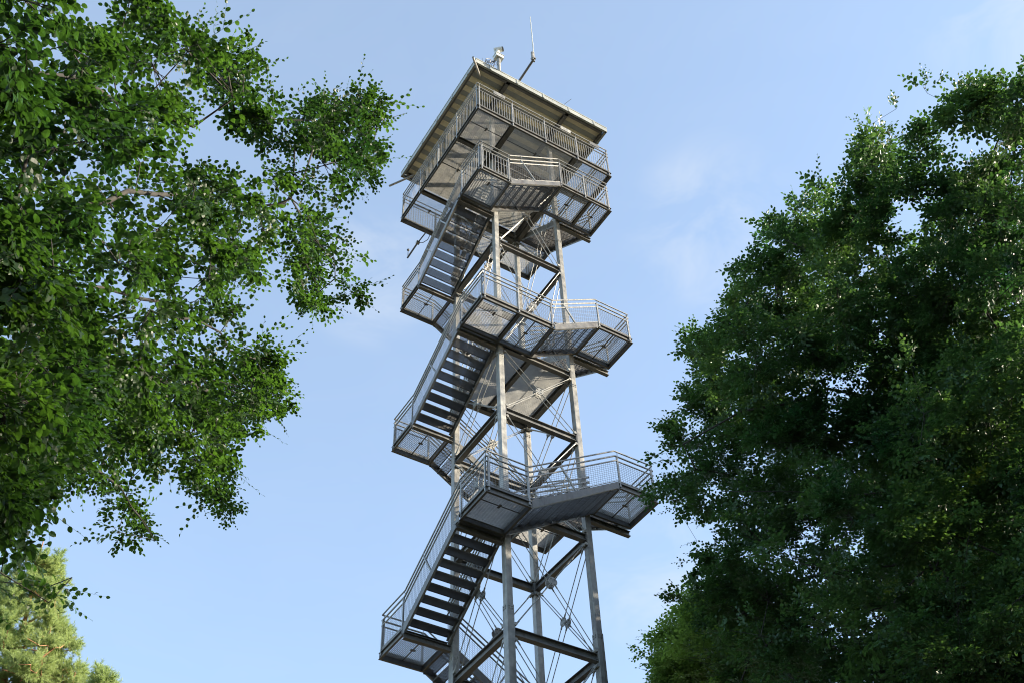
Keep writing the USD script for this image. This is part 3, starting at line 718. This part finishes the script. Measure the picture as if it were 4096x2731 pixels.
def make_tree(name, label, cat, base, trunk, limbs, hubs, leafm, barkm, protos, per_hub, spray_len, seed, droop=0.25, outward=None,
              r0=0.006, power=0.45, rmin=0.004, rmax=0.35, individual=0, leafdef=None, group=None, up_tilt=0.28, step=0.6, wig=0.06, fan=0.8, tips=(), sub=None, sprigs=None):
    np0 = len(protos)
    if sprigs is not None: protos = protos + sprigs[0]
    rg_ = np.random.default_rng(seed); o = np.array([*base, 0.0]); root = thing(name, label, cat, o, group)
    A, P, hn = skeleton(trunk, limbs, hubs, rg_, step, wig)
    if sub is not None:                                    # twigs round each cluster's centre
        ci, sp_ = sub; P = np.concatenate([P, hn[ci]]); hn = np.concatenate([np.arange(len(A), len(A) + len(sp_)), hn[len(hn) - len(tips):]]); A = np.vstack([A, sp_])
    r = wood(A, P, [(i, 0.15 if sub is not None else 1) for i in hn], r0, power, rmin, rmax)
    nt = len(densify(trunk, step)); zz = A[:nt, 2]
    r[:nt] = np.maximum(r[:nt], rmax * (1 - 0.93 * (zz - zz.min()) / max(zz.max() - zz.min(), 1e-6)))
    mt = MB(); mt.tube(A[:nt], r[:nt] * np.where(A[:nt, 2] < 0.6, 1.35, 1.0), 12, caps=False)
    mt.build('trunk', barkm, root, origin=o, smooth=True)
    mb = MB(); P2 = P.copy(); branch_mesh(A, P2, r, mb); mb.build('branches', barkm, root, origin=o, smooth=True)
    hubp = A[hn]; pd = unit(hubp - A[P[hn]])
    cnt = rg_.poisson(per_hub, len(hn)).clip(2, None)
    if len(tips): cnt[-len(tips):] = 1
    idx = np.repeat(np.arange(len(hn)), cnt); n = len(idx)
    out = unit(hubp - (outward if outward is not None else hubp.mean(0)))[idx]
    dirs = unit(pd[idx] * 0.6 + out * 0.35 + rg_.normal(0, fan, (n, 3)) * [1, 1, 0.45] + np.array([0, 0, -droop]))
    ups = unit(rg_.normal(0, up_tilt, (n, 3)) + [0, 0, 1.0])
    pos = hubp[idx] + rg_.normal(0, 0.05, (n, 3)); M = frames(dirs, ups); sc_ = rg_.uniform(0.75, 1.25, n); which = rg_.integers(0, np0, n)
    if len(tips):                                          # long end sprays that stick out of the crown
        ta = np.array([a for a, b in tips]); tv = np.array([b for a, b in tips]) - ta; tl = np.linalg.norm(tv, axis=1)
        pos = np.vstack([pos, ta]); dirs = unit(tv); ups = unit(rg_.normal(0, 0.5, (len(ta), 3)) + [0, 0, 1.0]); M = np.concatenate([M, frames(dirs, ups)])
        sc_ = np.concatenate([sc_, np.clip(tl / sprigs[1], 0.6, 1.25)]); which = np.concatenate([which, rg_.integers(np0, len(protos), len(ta))]); n = len(pos)
    keep = np.ones(n, bool)
    if individual:
        rel = pos - CAM; zc = rel @ FW; px = W_PX / 2 + F_PX * (rel @ RT) / zc; py = H_PX / 2 - F_PX * (rel @ UP) / zc
        vis = (px > 30) & (px < W_PX - 30) & (py > 30) & (py < H_PX - 30)
        order = [i for i in np.argsort(zc) if vis[i]]
        V, F = leaf_shape(1.0, leafdef['width'], tris=8); made = 0
        for i in order:
            if made >= individual: break
            lv, lines = spray_leaves(np.random.default_rng(1000 + int(i)), spray_len, leafdef['n'], leafdef['leaf'], leafdef['width'], 0.3)
            keep[i] = False; tw = MB()
            for p, Ax, s_ in lv[:individual - made]:
                v = ((V * s_) @ Ax.T + p) * sc_[i] @ M[i].T + pos[i] - o
                usdkit.mesh(stage, numbered(root, 'leaf'), (v, F), leafm); made += 1
            for ln in lines: tw.tube((np.array([ln[0], ln[len(ln) // 2], ln[-1]]) * sc_[i]) @ M[i].T + pos[i], [0.0025, 0.002, 0.001], 3, caps=False)
            tw.build('twig', barkm, root, origin=o)
    instancer(root + '/foliage', protos, leafm, (pos - o)[keep], M[keep], sc_[keep], which[keep])
    return root

def cluster(q, b, dist, per, px_m, smax, rg_, flat=0.45, smin=0.05, droop=None, rise=-0.55):
    """Centres in space, and the twig ends scattered round each (layered: flatter than wide)."""
    c = np.array([at(x, y, d) for (x, y), d in zip(q, dist)]); k = rg_.poisson(per, len(c)).clip(3, None); ci = np.repeat(np.arange(len(c)), k)
    sg = np.clip(b / px_m(dist) / 1.7, smin, smax)[ci]
    off = rg_.normal(0, 1, (len(ci), 3)) * [1, 1, flat]
    if droop is not None:                                  # drawn out along hanging branchlets
        dv = unit(unit((c - droop) * [1, 1, 0]) * 0.75 + rg_.normal(0, 0.35, c.shape) + [0, 0, rise])[ci]
        off = off * 0.42 + dv * rg_.normal(0, 1.0, len(ci))[:, None]
    return c, (ci, c[ci] + off * sg[:, None])
def edge_sprigs(poly, q, b, dist, rg_, reach, prob, lmin, lmax):
    """Loose end sprays that leave the crown near its edge."""
    B_ = Polygon(poly).buffer(0).boundary; out = []
    for (x, y), b_, d_ in zip(q, b, dist):
        if b_ > reach or rg_.random() > prob: continue
        n_ = B_.interpolate(B_.project(Point(x, y))); v = np.array([n_.x - x, n_.y - y]); v = v / max(np.linalg.norm(v), 1e-6)
        a_ = rg_.normal(0, 0.5); v = np.array([v[0] * math.cos(a_) - v[1] * math.sin(a_), v[0] * math.sin(a_) + v[1] * math.cos(a_)])
        st = np.array([n_.x, n_.y]) - v * rg_.uniform(5, 20); p = at(*st, d_); e = at(*(st + v * 60), d_) ; L_ = rg_.uniform(lmin, lmax)
        out.append((p, p + unit(e - p) * L_ + rg_.normal(0, 0.12, 3) * L_))
    return out
D_M = lambda d: 2581.0 / d                                   # size of a metre in the 2352-wide picture

# ---- the beech overhanging from the left
LP = [(-60, -60), (330, -40), (385, 30), (430, 55), (470, 100), (540, 90), (595, 105), (575, 150), (545, 215), (575, 250), (630, 262), (660, 255), (715, 268), (755, 225),
      (792, 180), (822, 205), (858, 205), (870, 245), (925, 262), (890, 300), (875, 340), (850, 400), (790, 425), (750, 462), (705, 478), (745, 505), (790, 545), (835, 605), (790, 610),
      (820, 675), (865, 712), (790, 695), (745, 690), (722, 755), (690, 690), (668, 645), (675, 600), (640, 588), (585, 610), (540, 618), (495, 632), (520, 690), (570, 735), (598, 785), (650, 842),
      (682, 882), (630, 888), (662, 938), (610, 940), (565, 965), (545, 1020), (535, 1065), (490, 1095), (505, 1130), (545, 1140), (518, 1170), (470, 1120), (410, 1125), (415, 1070), (440, 1010), (380, 980),
      (340, 995), (385, 1055), (340, 1075), (300, 1040), (250, 1010), (225, 1060), (250, 1095), (300, 1150), (365, 1250), (320, 1235), (265, 1245), (245, 1180), (210, 1100), (150, 1060),
      (110, 1080), (105, 1140), (60, 1130), (60, 1080), (30, 1060), (20, 1100), (60, 1150), (70, 1215), (20, 1225), (-60, 1240)]
LH = [[(60, 215), (115, 215), (112, 255), (80, 250)], [(292, 268), (325, 285), (322, 312), (300, 300)], [(435, 240), (490, 262), (500, 305), (455, 300)], [(500, 350), (600, 375), (560, 402), (505, 395)],
      [(385, 580), (425, 640), (390, 640)], [(420, 730), (480, 760), (470, 800), (420, 780)], [(240, 920), (285, 925), (270, 955)], [(185, 470), (260, 480), (300, 520), (215, 540)],
      [(610, 560), (690, 590), (640, 600)], [(130, 1010), (180, 1000), (170, 1050), (120, 1070)], [(340, 440), (380, 470), (330, 480)], [(200, 700), (240, 720), (225, 760)]]
def depth_left(q):
    return 8.3 + q[:, 0] / 935 * 9.5 + np.clip(q[:, 1] - 700, 0, None) / 550 * 4.5 * np.clip(q[:, 0] / 250, 0, 1)
rl = np.random.default_rng(11)
dl = clumps(55, 0.43, 0.60, 3)
tb = CAM + np.array([math.cos(1.88) * 9.5, math.sin(1.88) * 9.5, 0]); tb[2] = 0
LH += [[(522, 275), (575, 285), (570, 305), (525, 300)], [(536, 376), (575, 380), (572, 432), (540, 430)], [(590, 350), (625, 355), (622, 400), (595, 400)], [(650, 318), (668, 330), (664, 357), (650, 350)],
       [(354, 590), (421, 600), (415, 624), (360, 620)], [(345, 650), (396, 655), (390, 683), (350, 680)], [(425, 742), (476, 745), (470, 788), (432, 785)], [(236, 704), (261, 704), (258, 759), (240, 755)],
       [(370, 898), (396, 900), (392, 923), (372, 920)], [(210, 928), (244, 930), (240, 961), (214, 958)], [(300, 450), (337, 455), (332, 512), (304, 505)], [(391, 498), (430, 500), (426, 570), (400, 560)], [(644, 506), (674, 510), (670, 570), (650, 565)]]
qL, bL = in_region(LP, 560, rl, LH, lambda q: np.where(q[:, 1] > 820, 1.1 + 0.9 * dl(q), 0.02 + 0.98 * dl(q)) * (depth_left(q) / 18) ** 1.2, lambda p: 26 if p[1] < 820 and p[0] < 570 else 19)
kL = bL > rl.uniform(3, 12, len(bL)); qL, bL = qL[kL], bL[kL]
dL = depth_left(qL) * (1 + rl.uniform(-0.2, 0.2, len(qL)) * np.clip(bL / 60, 0.2, 1))
hL, subL = cluster(qL, bL, dL, 6, D_M, 0.26, rl, 0.5, 0.05, tb)
TL = [(430, 95, 455, 40), (520, 150, 545, 88), (560, 165, 600, 98), (615, 250, 607, 152), (640, 262, 618, 195), (790, 262, 795, 172), (815, 262, 862, 195), (845, 300, 892, 240), (865, 295, 937, 258),
      (845, 345, 900, 308), (815, 385, 880, 372), (795, 370, 860, 410), (725, 430, 770, 465), (785, 545, 842, 606), (765, 570, 832, 600), (770, 640, 830, 670), (805, 675, 876, 714), (735, 670, 752, 735),
      (712, 690, 722, 768), (690, 640, 690, 700), (560, 600, 622, 655), (595, 835, 688, 884), (600, 880, 668, 940), (575, 915, 640, 962), (500, 1060, 562, 1140), (500, 1090, 522, 1178), (440, 1060, 405, 1130),
      (325, 1035, 395, 1062), (250, 1050, 270, 1110), (325, 1185, 371, 1258), (285, 1170, 268, 1245), (190, 1010, 155, 1060), (90, 1080, 105, 1145), (20, 1175, 76, 1215), (15, 1150, 70, 1135),
      (115, 1345, 198, 1356), (95, 1345, 160, 1385), (55, 1340, 125, 1350), (0, 1335, 70, 1345), (-40, 1330, 30, 1360), (-40, 1395, 48, 1445), (-30, 1140, 40, 1165), (-40, 1180, 50, 1215), (335, 20, 390, 60), (380, 60, 445, 40), (460, 960, 540, 1010), (300, 1100, 345, 1180), (250, 1090, 300, 1150), (60, 1090, 45, 1150), (650, 600, 690, 640)]
tipsL = []
for x0, y0, x1, y1 in TL:
    d_ = depth_left(np.array([[x0, y0]], float))[0]
    if x0 < 130 and y0 > 1120: d_ = 8.6
    tipsL.append((at(x0, y0, d_), at(x1, y1, d_ + rl.uniform(-0.2, 0.3))))
tipsL += edge_sprigs(LP, qL, bL, dL, rl, 40, 0.75, 0.35, 0.8)
hL = np.vstack([hL, [a for a, b in tipsL]])
# near twigs hanging into the lower left corner
trunkL = [tb, tb + [0.1, 0.1, 5], tb + [0.0, 0.3, 10], tb + [0.3, 0.2, 15], tb + [0.5, 0.5, 19]]
D9 = lambda pts, ds: [at(x, y, d) for (x, y), d in zip(pts, ds)]
limbsL = [D9([(-200, 160), (47, 154), (154, 181), (264, 236), (299, 242), (354, 269), (450, 300)], [9.2, 9.6, 10.3, 11.2, 11.8, 12.4, 13.2]),
          D9([(291, 242), (225, 299), (176, 346)], [11.8, 11.2, 10.8]),
          D9([(-150, 520), (120, 480), (257, 468), (295, 439), (366, 447), (442, 443), (535, 439), (602, 473), (644, 473), (690, 400), (737, 346), (844, 297), (915, 268)], [9.5, 10.4, 11.3, 11.8, 12.4, 13.2, 14.2, 15.0, 15.4, 15.8, 16.3, 17.2, 17.8]),
          D9([(602, 473), (690, 481), (725, 540), (780, 610)], [15.0, 15.4, 15.8, 16.2]),
          D9([(307, 468), (330, 390), (360, 357), (390, 368), (430, 415)], [11.9, 12.0, 12.3, 12.6, 13.0]),
          D9([(-150, 640), (100, 640), (240, 675), (362, 700), (500, 760), (600, 850)], [9.8, 10.2, 11.0, 12.0, 13.5, 15.0]),
          D9([(-150, 960), (97, 865), (210, 822), (360, 860), (520, 930)], [10, 10.6, 11.3, 13.0, 15.5]),
          D9([(-100, 960), (135, 888), (260, 865)], [10, 10.8, 11.6]),
          D9([(-100, 1010), (120, 1010), (250, 1100), (330, 1200), (360, 1245)], [10.5, 11.3, 13.2, 14.6, 15.2]),
          D9([(-150, 1290), (20, 1330), (100, 1342), (160, 1350)], [7.6, 7.9, 8.0, 8.1])]
beech = [spray_mesh(100 + k, 0.26, 6, 0.068, 0.76, 8, 0.25) for k in range(8)]
sprigL = [spray_mesh(150 + k, 0.72, 10, 0.076, 0.72, 8) for k in range(4)]
make_tree('beech_tree', 'broad-leaved beech overhanging the left side with drooping sprays of round green leaves', 'tree', tb[:2], trunkL, limbsL, hL, LEAF_L, BARK,
          beech, 2.2, 0.26, 21, droop=0.30, r0=0.0045, rmax=0.24, individual=300, leafdef=dict(n=6, leaf=0.068, width=0.72), outward=tb + [0, 0, 9], step=0.5, tips=tipsL, sub=subL, sprigs=(sprigL, 0.75))

# ---- the big tree on the right
RP = [(1640, 1600), (1625, 1440), (1600, 1330), (1545, 1285), (1600, 1265), (1590, 1230), (1550, 1215), (1525, 1180), (1515, 1130), (1535, 1100), (1500, 1060), (1483, 1035), (1515, 1010), (1545, 985), (1590, 905),
      (1595, 840), (1600, 800), (1600, 755), (1655, 750), (1660, 720), (1690, 660), (1680, 605), (1745, 600), (1770, 560), (1765, 545), (1805, 500), (1800, 480), (1820, 440), (1850, 430), (1870, 375), (1900, 430), (1945, 420),
      (1960, 380), (1935, 345), (1980, 330), (1945, 300), (1985, 290), (1950, 268), (2005, 275), (2030, 245), (2075, 225), (2118, 190), (2120, 155), (2140, 210), (2175, 215), (2205, 172), (2230, 210), (2265, 185), (2310, 170), (2352, 185), (2420, 165), (2480, 480), (2560, 820), (2700, 1020), (2860, 1300), (2880, 1620), (2800, 2150), (2000, 2150)]
RHo = [[(2140, 400), (2165, 320), (2205, 300), (2265, 295), (2275, 350), (2235, 400), (2180, 415)], [(2215, 1060), (2290, 1040), (2300, 1110), (2240, 1120)], [(2190, 320), (2240, 300), (2270, 310), (2265, 350), (2220, 370), (2180, 380), (2190, 350)], [(2055, 470), (2110, 478), (2100, 500), (2060, 500)], [(2010, 560), (2055, 562), (2040, 590), (2005, 590)],
       [(2190, 760), (2225, 765), (2215, 800), (2190, 800)], [(1715, 980), (1745, 985), (1730, 1010)], [(1960, 870), (1985, 860), (1980, 890)], [(2150, 345), (2175, 350), (2170, 380), (2140, 380)], [(1830, 900), (1850, 890), (1848, 915)]]
rr_ = np.random.default_rng(12); dr_ = clumps(58, 0.41, 0.58, 5)
qR, bR = in_region(RP, 700, rr_, RHo, lambda q: 0.22 + 0.78 * dr_(q), lambda p: 34)
keepR = bR > rr_.uniform(14, 42, len(bR))
qR, bR = qR[keepR], bR[keepR]
dR = 24.0 - (qR[:, 0] - 2000) / 350 * 1.5 + rr_.uniform(-1, 1, len(qR)) * np.clip(bR / 200, 0.12, 1) * 4.2
hR, subR = cluster(qR, bR, dR, 13, D_M, 0.50, rr_, 0.6, 0.05, np.array([*at(2180, 1200, 25.0)[:2], 0]), 0.25)
TR = [(2130, 215, 2112, 148), (2215, 220, 2209, 165), (2310, 215, 2306, 163), (2270, 220, 2264, 185), (1995, 290, 1945, 269), (1985, 335, 1937, 321), (1985, 372, 1932, 376), (1885, 430, 1875, 356),
      (1840, 490, 1814, 429), (1965, 430, 1928, 396), (1815, 540, 1778, 526), (1715, 615, 1664, 605), (1700, 690, 1673, 651), (1640, 765, 1594, 752), (1680, 715, 1642, 690), (1625, 890, 1582, 877),
      (1570, 950, 1533, 945), (1530, 1040, 1480, 1043), (1550, 1080, 1509, 1096), (1555, 1165, 1511, 1179), (1600, 1240, 1562, 1252), (1600, 1285, 1543, 1291), (2120, 200, 2125, 150), (2060, 250, 2040, 215), (2180, 240, 2170, 200)]
tipsR = [(at(a, b, 23.6), at(c, d, 23.6 + rr_.uniform(-0.2, 0.2))) for a, b, c, d in TR]
tipsR += edge_sprigs(RP, qR, bR, dR, rr_, 40, 0.7, 0.25, 0.6)
hR = np.vstack([hR, [a for a, b in tipsR]])
tR = at(2190, 1500, 25.0); tbR = np.array([tR[0], tR[1], 0])
trunkR = [tbR, at(2190, 1500, 25.0), at(2160, 1000, 25.2), at(2130, 640, 25.3)]
limbsR = [D9([(2150, 900), (2051, 598), (2024, 537), (1985, 497), (1928, 488), (1860, 500)], [25, 24.6, 24.3, 24, 23.6, 23.3]), D9([(2165, 1080), (2094, 1116), (1943, 1145), (1800, 1150), (1650, 1130)], [25, 24, 23.4, 23.4, 23.6]),
          D9([(2140, 720), (1950, 740), (1800, 720), (1720, 700)], [25.2, 24.6, 24, 23.8]), D9([(2130, 640), (2250, 420), (2330, 250)], [25.2, 23.6, 22.6]),
          D9([(2160, 1000), (2260, 860), (2345, 760)], [25, 23.8, 23]), D9([(2180, 1300), (2000, 1300), (1800, 1350), (1690, 1420)], [25, 24.2, 23.8, 23.8]),
          D9([(2210, 1250), (2167, 1272), (2090, 1330), (2016, 1389)], [23.5, 22.4, 22.0, 22.0]), D9([(2160, 950), (1900, 900), (1700, 930), (1560, 1020)], [25, 24.3, 24, 24]), D9([(2185, 1400), (2300, 1420), (2400, 1450)], [25, 22.5, 21.8])]
sprigR = [spray_mesh(250 + k, 0.60, 10, 0.085, 0.62, 4) for k in range(4)]
horn = [spray_mesh(200 + k, 0.45, 8, 0.098, 0.64, 8, 0.26) for k in range(7)]
make_tree('broadleaf_tree', 'tall dense dark green broad-leaved tree filling the right side', 'tree', tbR[:2], trunkR, limbsR, hR, LEAF_R, BARK,
          horn, 5.0, 0.45, 22, droop=0.05, r0=0.005, rmax=0.30, individual=300, leafdef=dict(n=8, leaf=0.098, width=0.64), outward=np.array([tbR[0], tbR[1], 12]), step=0.8, wig=0.10, tips=tipsR, sub=subR, sprigs=(sprigR, 0.60))

# ---- lower tree behind it, between the tall tree and the sun
rb = np.random.default_rng(13)
cB = np.array([14.2, -8.4, 17.6])
vB = unit(rb.normal(0, 1, (3000, 3))) * (rb.uniform(0.2, 1, 3000) ** 0.5)[:, None]
hB = cB + vB * [8.0, 8.0, 8.0]
hB = hB[meshkit.fbm(hB / 2.2, 3, 4) > 0.42]
maple = [spray_mesh(400 + k, 0.7, 12, 0.125, 0.8, 4) for k in range(5)]
make_tree('broadleaf_tree', 'sunlit yellow-green tree showing through the gaps low behind the tall dark tree', 'tree', cB[:2], [cB * [1, 1, 0], cB * [1, 1, 0.5], cB + [0.3, 0.2, 0], cB + [0.1, 0, 6.5]],
          [[cB + [0, 0, -4], cB + [-4, 1, 1]], [cB + [0, 0, -3], cB + [3.5, 2, 2]], [cB + [0, 0, -2], cB + [0, -4, 3]], [cB + [0.2, 0, 0], cB + [-1, 3.5, 4]]], hB, LEAF_Y, BARK,
          maple, 12.0, 0.7, 23, droop=0.1, r0=0.006, rmax=0.28, outward=cB + [0, 0, -4], step=1.0)

# ---- smaller lighter tree at the lower right
rs = np.random.default_rng(14)
SP = [(1500, 1600), (1530, 1545), (1505, 1500), (1480, 1483), (1520, 1450), (1560, 1440), (1545, 1420), (1570, 1405), (1560, 1365), (1600, 1380), (1640, 1335), (1680, 1340), (1760, 1380), (1820, 1450), (1850, 1600)]
qS, bS = in_region(SP, 95, rs, dens=lambda q: 0.15 + 0.85 * clumps(45, 0.33, 0.58, 6)(q))
qS, bS = qS[bS > 8], bS[bS > 8]
hS, subS = cluster(qS, bS, 27.5 + rs.uniform(-1, 1, len(qS)) * np.clip(bS / 120, 0.1, 1) * 3, 9, D_M, 0.5, rs, 0.4)
tipsS = [(at(a, b, 27.4), at(c, d, 27.4)) for a, b, c, d in ((1580, 1430, 1538, 1420), (1530, 1490, 1475, 1484), (1590, 1410, 1565, 1369), (1625, 1390, 1611, 1347), (1560, 1465, 1514, 1452))]
tipsS += edge_sprigs(SP, qS, bS, np.full(len(qS), 27.4), rs, 40, 0.8, 0.3, 0.7)
hS = np.vstack([hS, [a for a, b in tipsS]])
tS = at(1720, 1640, 28); tbS = np.array([tS[0], tS[1], 0])
make_tree('broadleaf_tree', 'small light green tree at the lower right in front of the tall dark tree base', 'tree', tbS[:2], [tbS, tS, at(1700, 1500, 28), at(1670, 1400, 27.8)],
          [D9([(1715, 1560), (1600, 1500), (1520, 1490)], [28, 27.6, 27.3]), D9([(1700, 1500), (1600, 1420), (1570, 1390)], [28, 27.5, 27.3]), D9([(1700, 1480), (1760, 1450)], [28, 27])], hS, LEAF_S, BARK,
          horn, 3.2, 0.45, 24, droop=0.0, r0=0.005, rmax=0.16, outward=np.array([tbS[0], tbS[1], 10]), step=0.8, tips=tipsS, sub=subS, sprigs=(sprigR, 0.60))

# ---- the wood that stands round the clearing, behind and beside the camera
rw = np.random.default_rng(15); wp, wd = [], []
for k in range(22):
    az = math.radians(108 + k * 257 / 21 + rw.uniform(-4, 4)); rad = rw.uniform(22, 33); c = np.array([-9 + rad * math.cos(az), -15 + rad * math.sin(az), rw.uniform(9.5, 12)])
    v = unit(rw.normal(0, 1, (380, 3))) * (rw.uniform(0.2, 1, 380) ** 0.5)[:, None]; wp.append(c + v * [5.0, 5.0, 8.5]); wd.append(unit(v + rw.normal(0, 0.5, v.shape)))
wp, wd = np.concatenate(wp), np.concatenate(wd); keep = wp[:, 2] > 1.0; wp, wd = wp[keep], wd[keep]
instancer('/World/forest', maple, LEAF_R, wp, frames(wd, unit(rw.normal(0, 0.4, wd.shape) + [0, 0, 1.0])), rw.uniform(1.8, 2.8, len(wp)), rw.integers(0, len(maple), len(wp)))
tag(stage.GetPrimAtPath('/World/forest'), 'green wood standing round the clearing', 'forest')

# ---- pines at the lower left
need = [needle_mesh(300 + k) for k in range(6)]
def pine(label, poly, n, dist, trunk, limbs, seed, group=None):
    rp_ = np.random.default_rng(seed)
    q, b = in_region(list(Polygon(poly).buffer(-9).geoms[0].exterior.coords) if hasattr(Polygon(poly).buffer(-9), 'geoms') else list(Polygon(poly).buffer(-9).exterior.coords), n, rp_, dens=lambda q: 0.1 + 0.9 * clumps(38, 0.36, 0.56, seed)(q))
    hb = np.array([at(x, y, d) for (x, y), d in zip(q, dist + rp_.uniform(-1, 1, n) * np.clip(b / 60, 0.15, 1) * 3.0)])
    base = trunk[0]
    make_tree('pine_tree', label, 'tree', base[:2], trunk, limbs, hb, NEEDLE, PBARK, need, 7.0, 0.42, seed, droop=-0.45, r0=0.010, rmax=0.24, rmin=0.010, outward=np.array([base[0], base[1], base[2] + 10]), step=0.7, wig=0.08, fan=0.55)
PP = [(-60, 1300), (0, 1325), (40, 1310), (50, 1272), (85, 1248), (98, 1232), (112, 1250), (118, 1275), (140, 1295), (122, 1338), (165, 1330), (170, 1345), (145, 1365), (150, 1405), (150, 1450), (182, 1448), (180, 1490), (165, 1515), (172, 1535), (200, 1545), (200, 1600), (-60, 1600)]
pb = at(0, 1640, 47)
pine('sunlit yellow-green pine with an orange trunk at the lower left corner', PP, 290, 46.5, [np.array([pb[0], pb[1], 0]), pb, at(18, 1484, 46.8), at(52, 1441, 46.6), at(65, 1395, 46.5), at(82, 1304, 46.5), at(100, 1240, 46.5)],
     [D9([(18, 1500), (-40, 1440)], [46.8, 46]), D9([(52, 1441), (120, 1400), (140, 1370)], [46.6, 46.2, 46]), D9([(20, 1490), (110, 1470), (175, 1460)], [46.8, 46.5, 46.2]), D9([(0, 1560), (100, 1520), (180, 1550)], [47, 46.5, 46])], 31)
PP2 = [(212, 1600), (216, 1560), (226, 1546), (240, 1552), (250, 1565), (256, 1600)]
pb2 = at(234, 1640, 40)
pine('tip of a smaller pine just rising above the lower picture edge', PP2, 12, 40, [np.array([pb2[0], pb2[1], 0]), pb2, at(234, 1570, 40), at(230, 1550, 40)], [], 32)
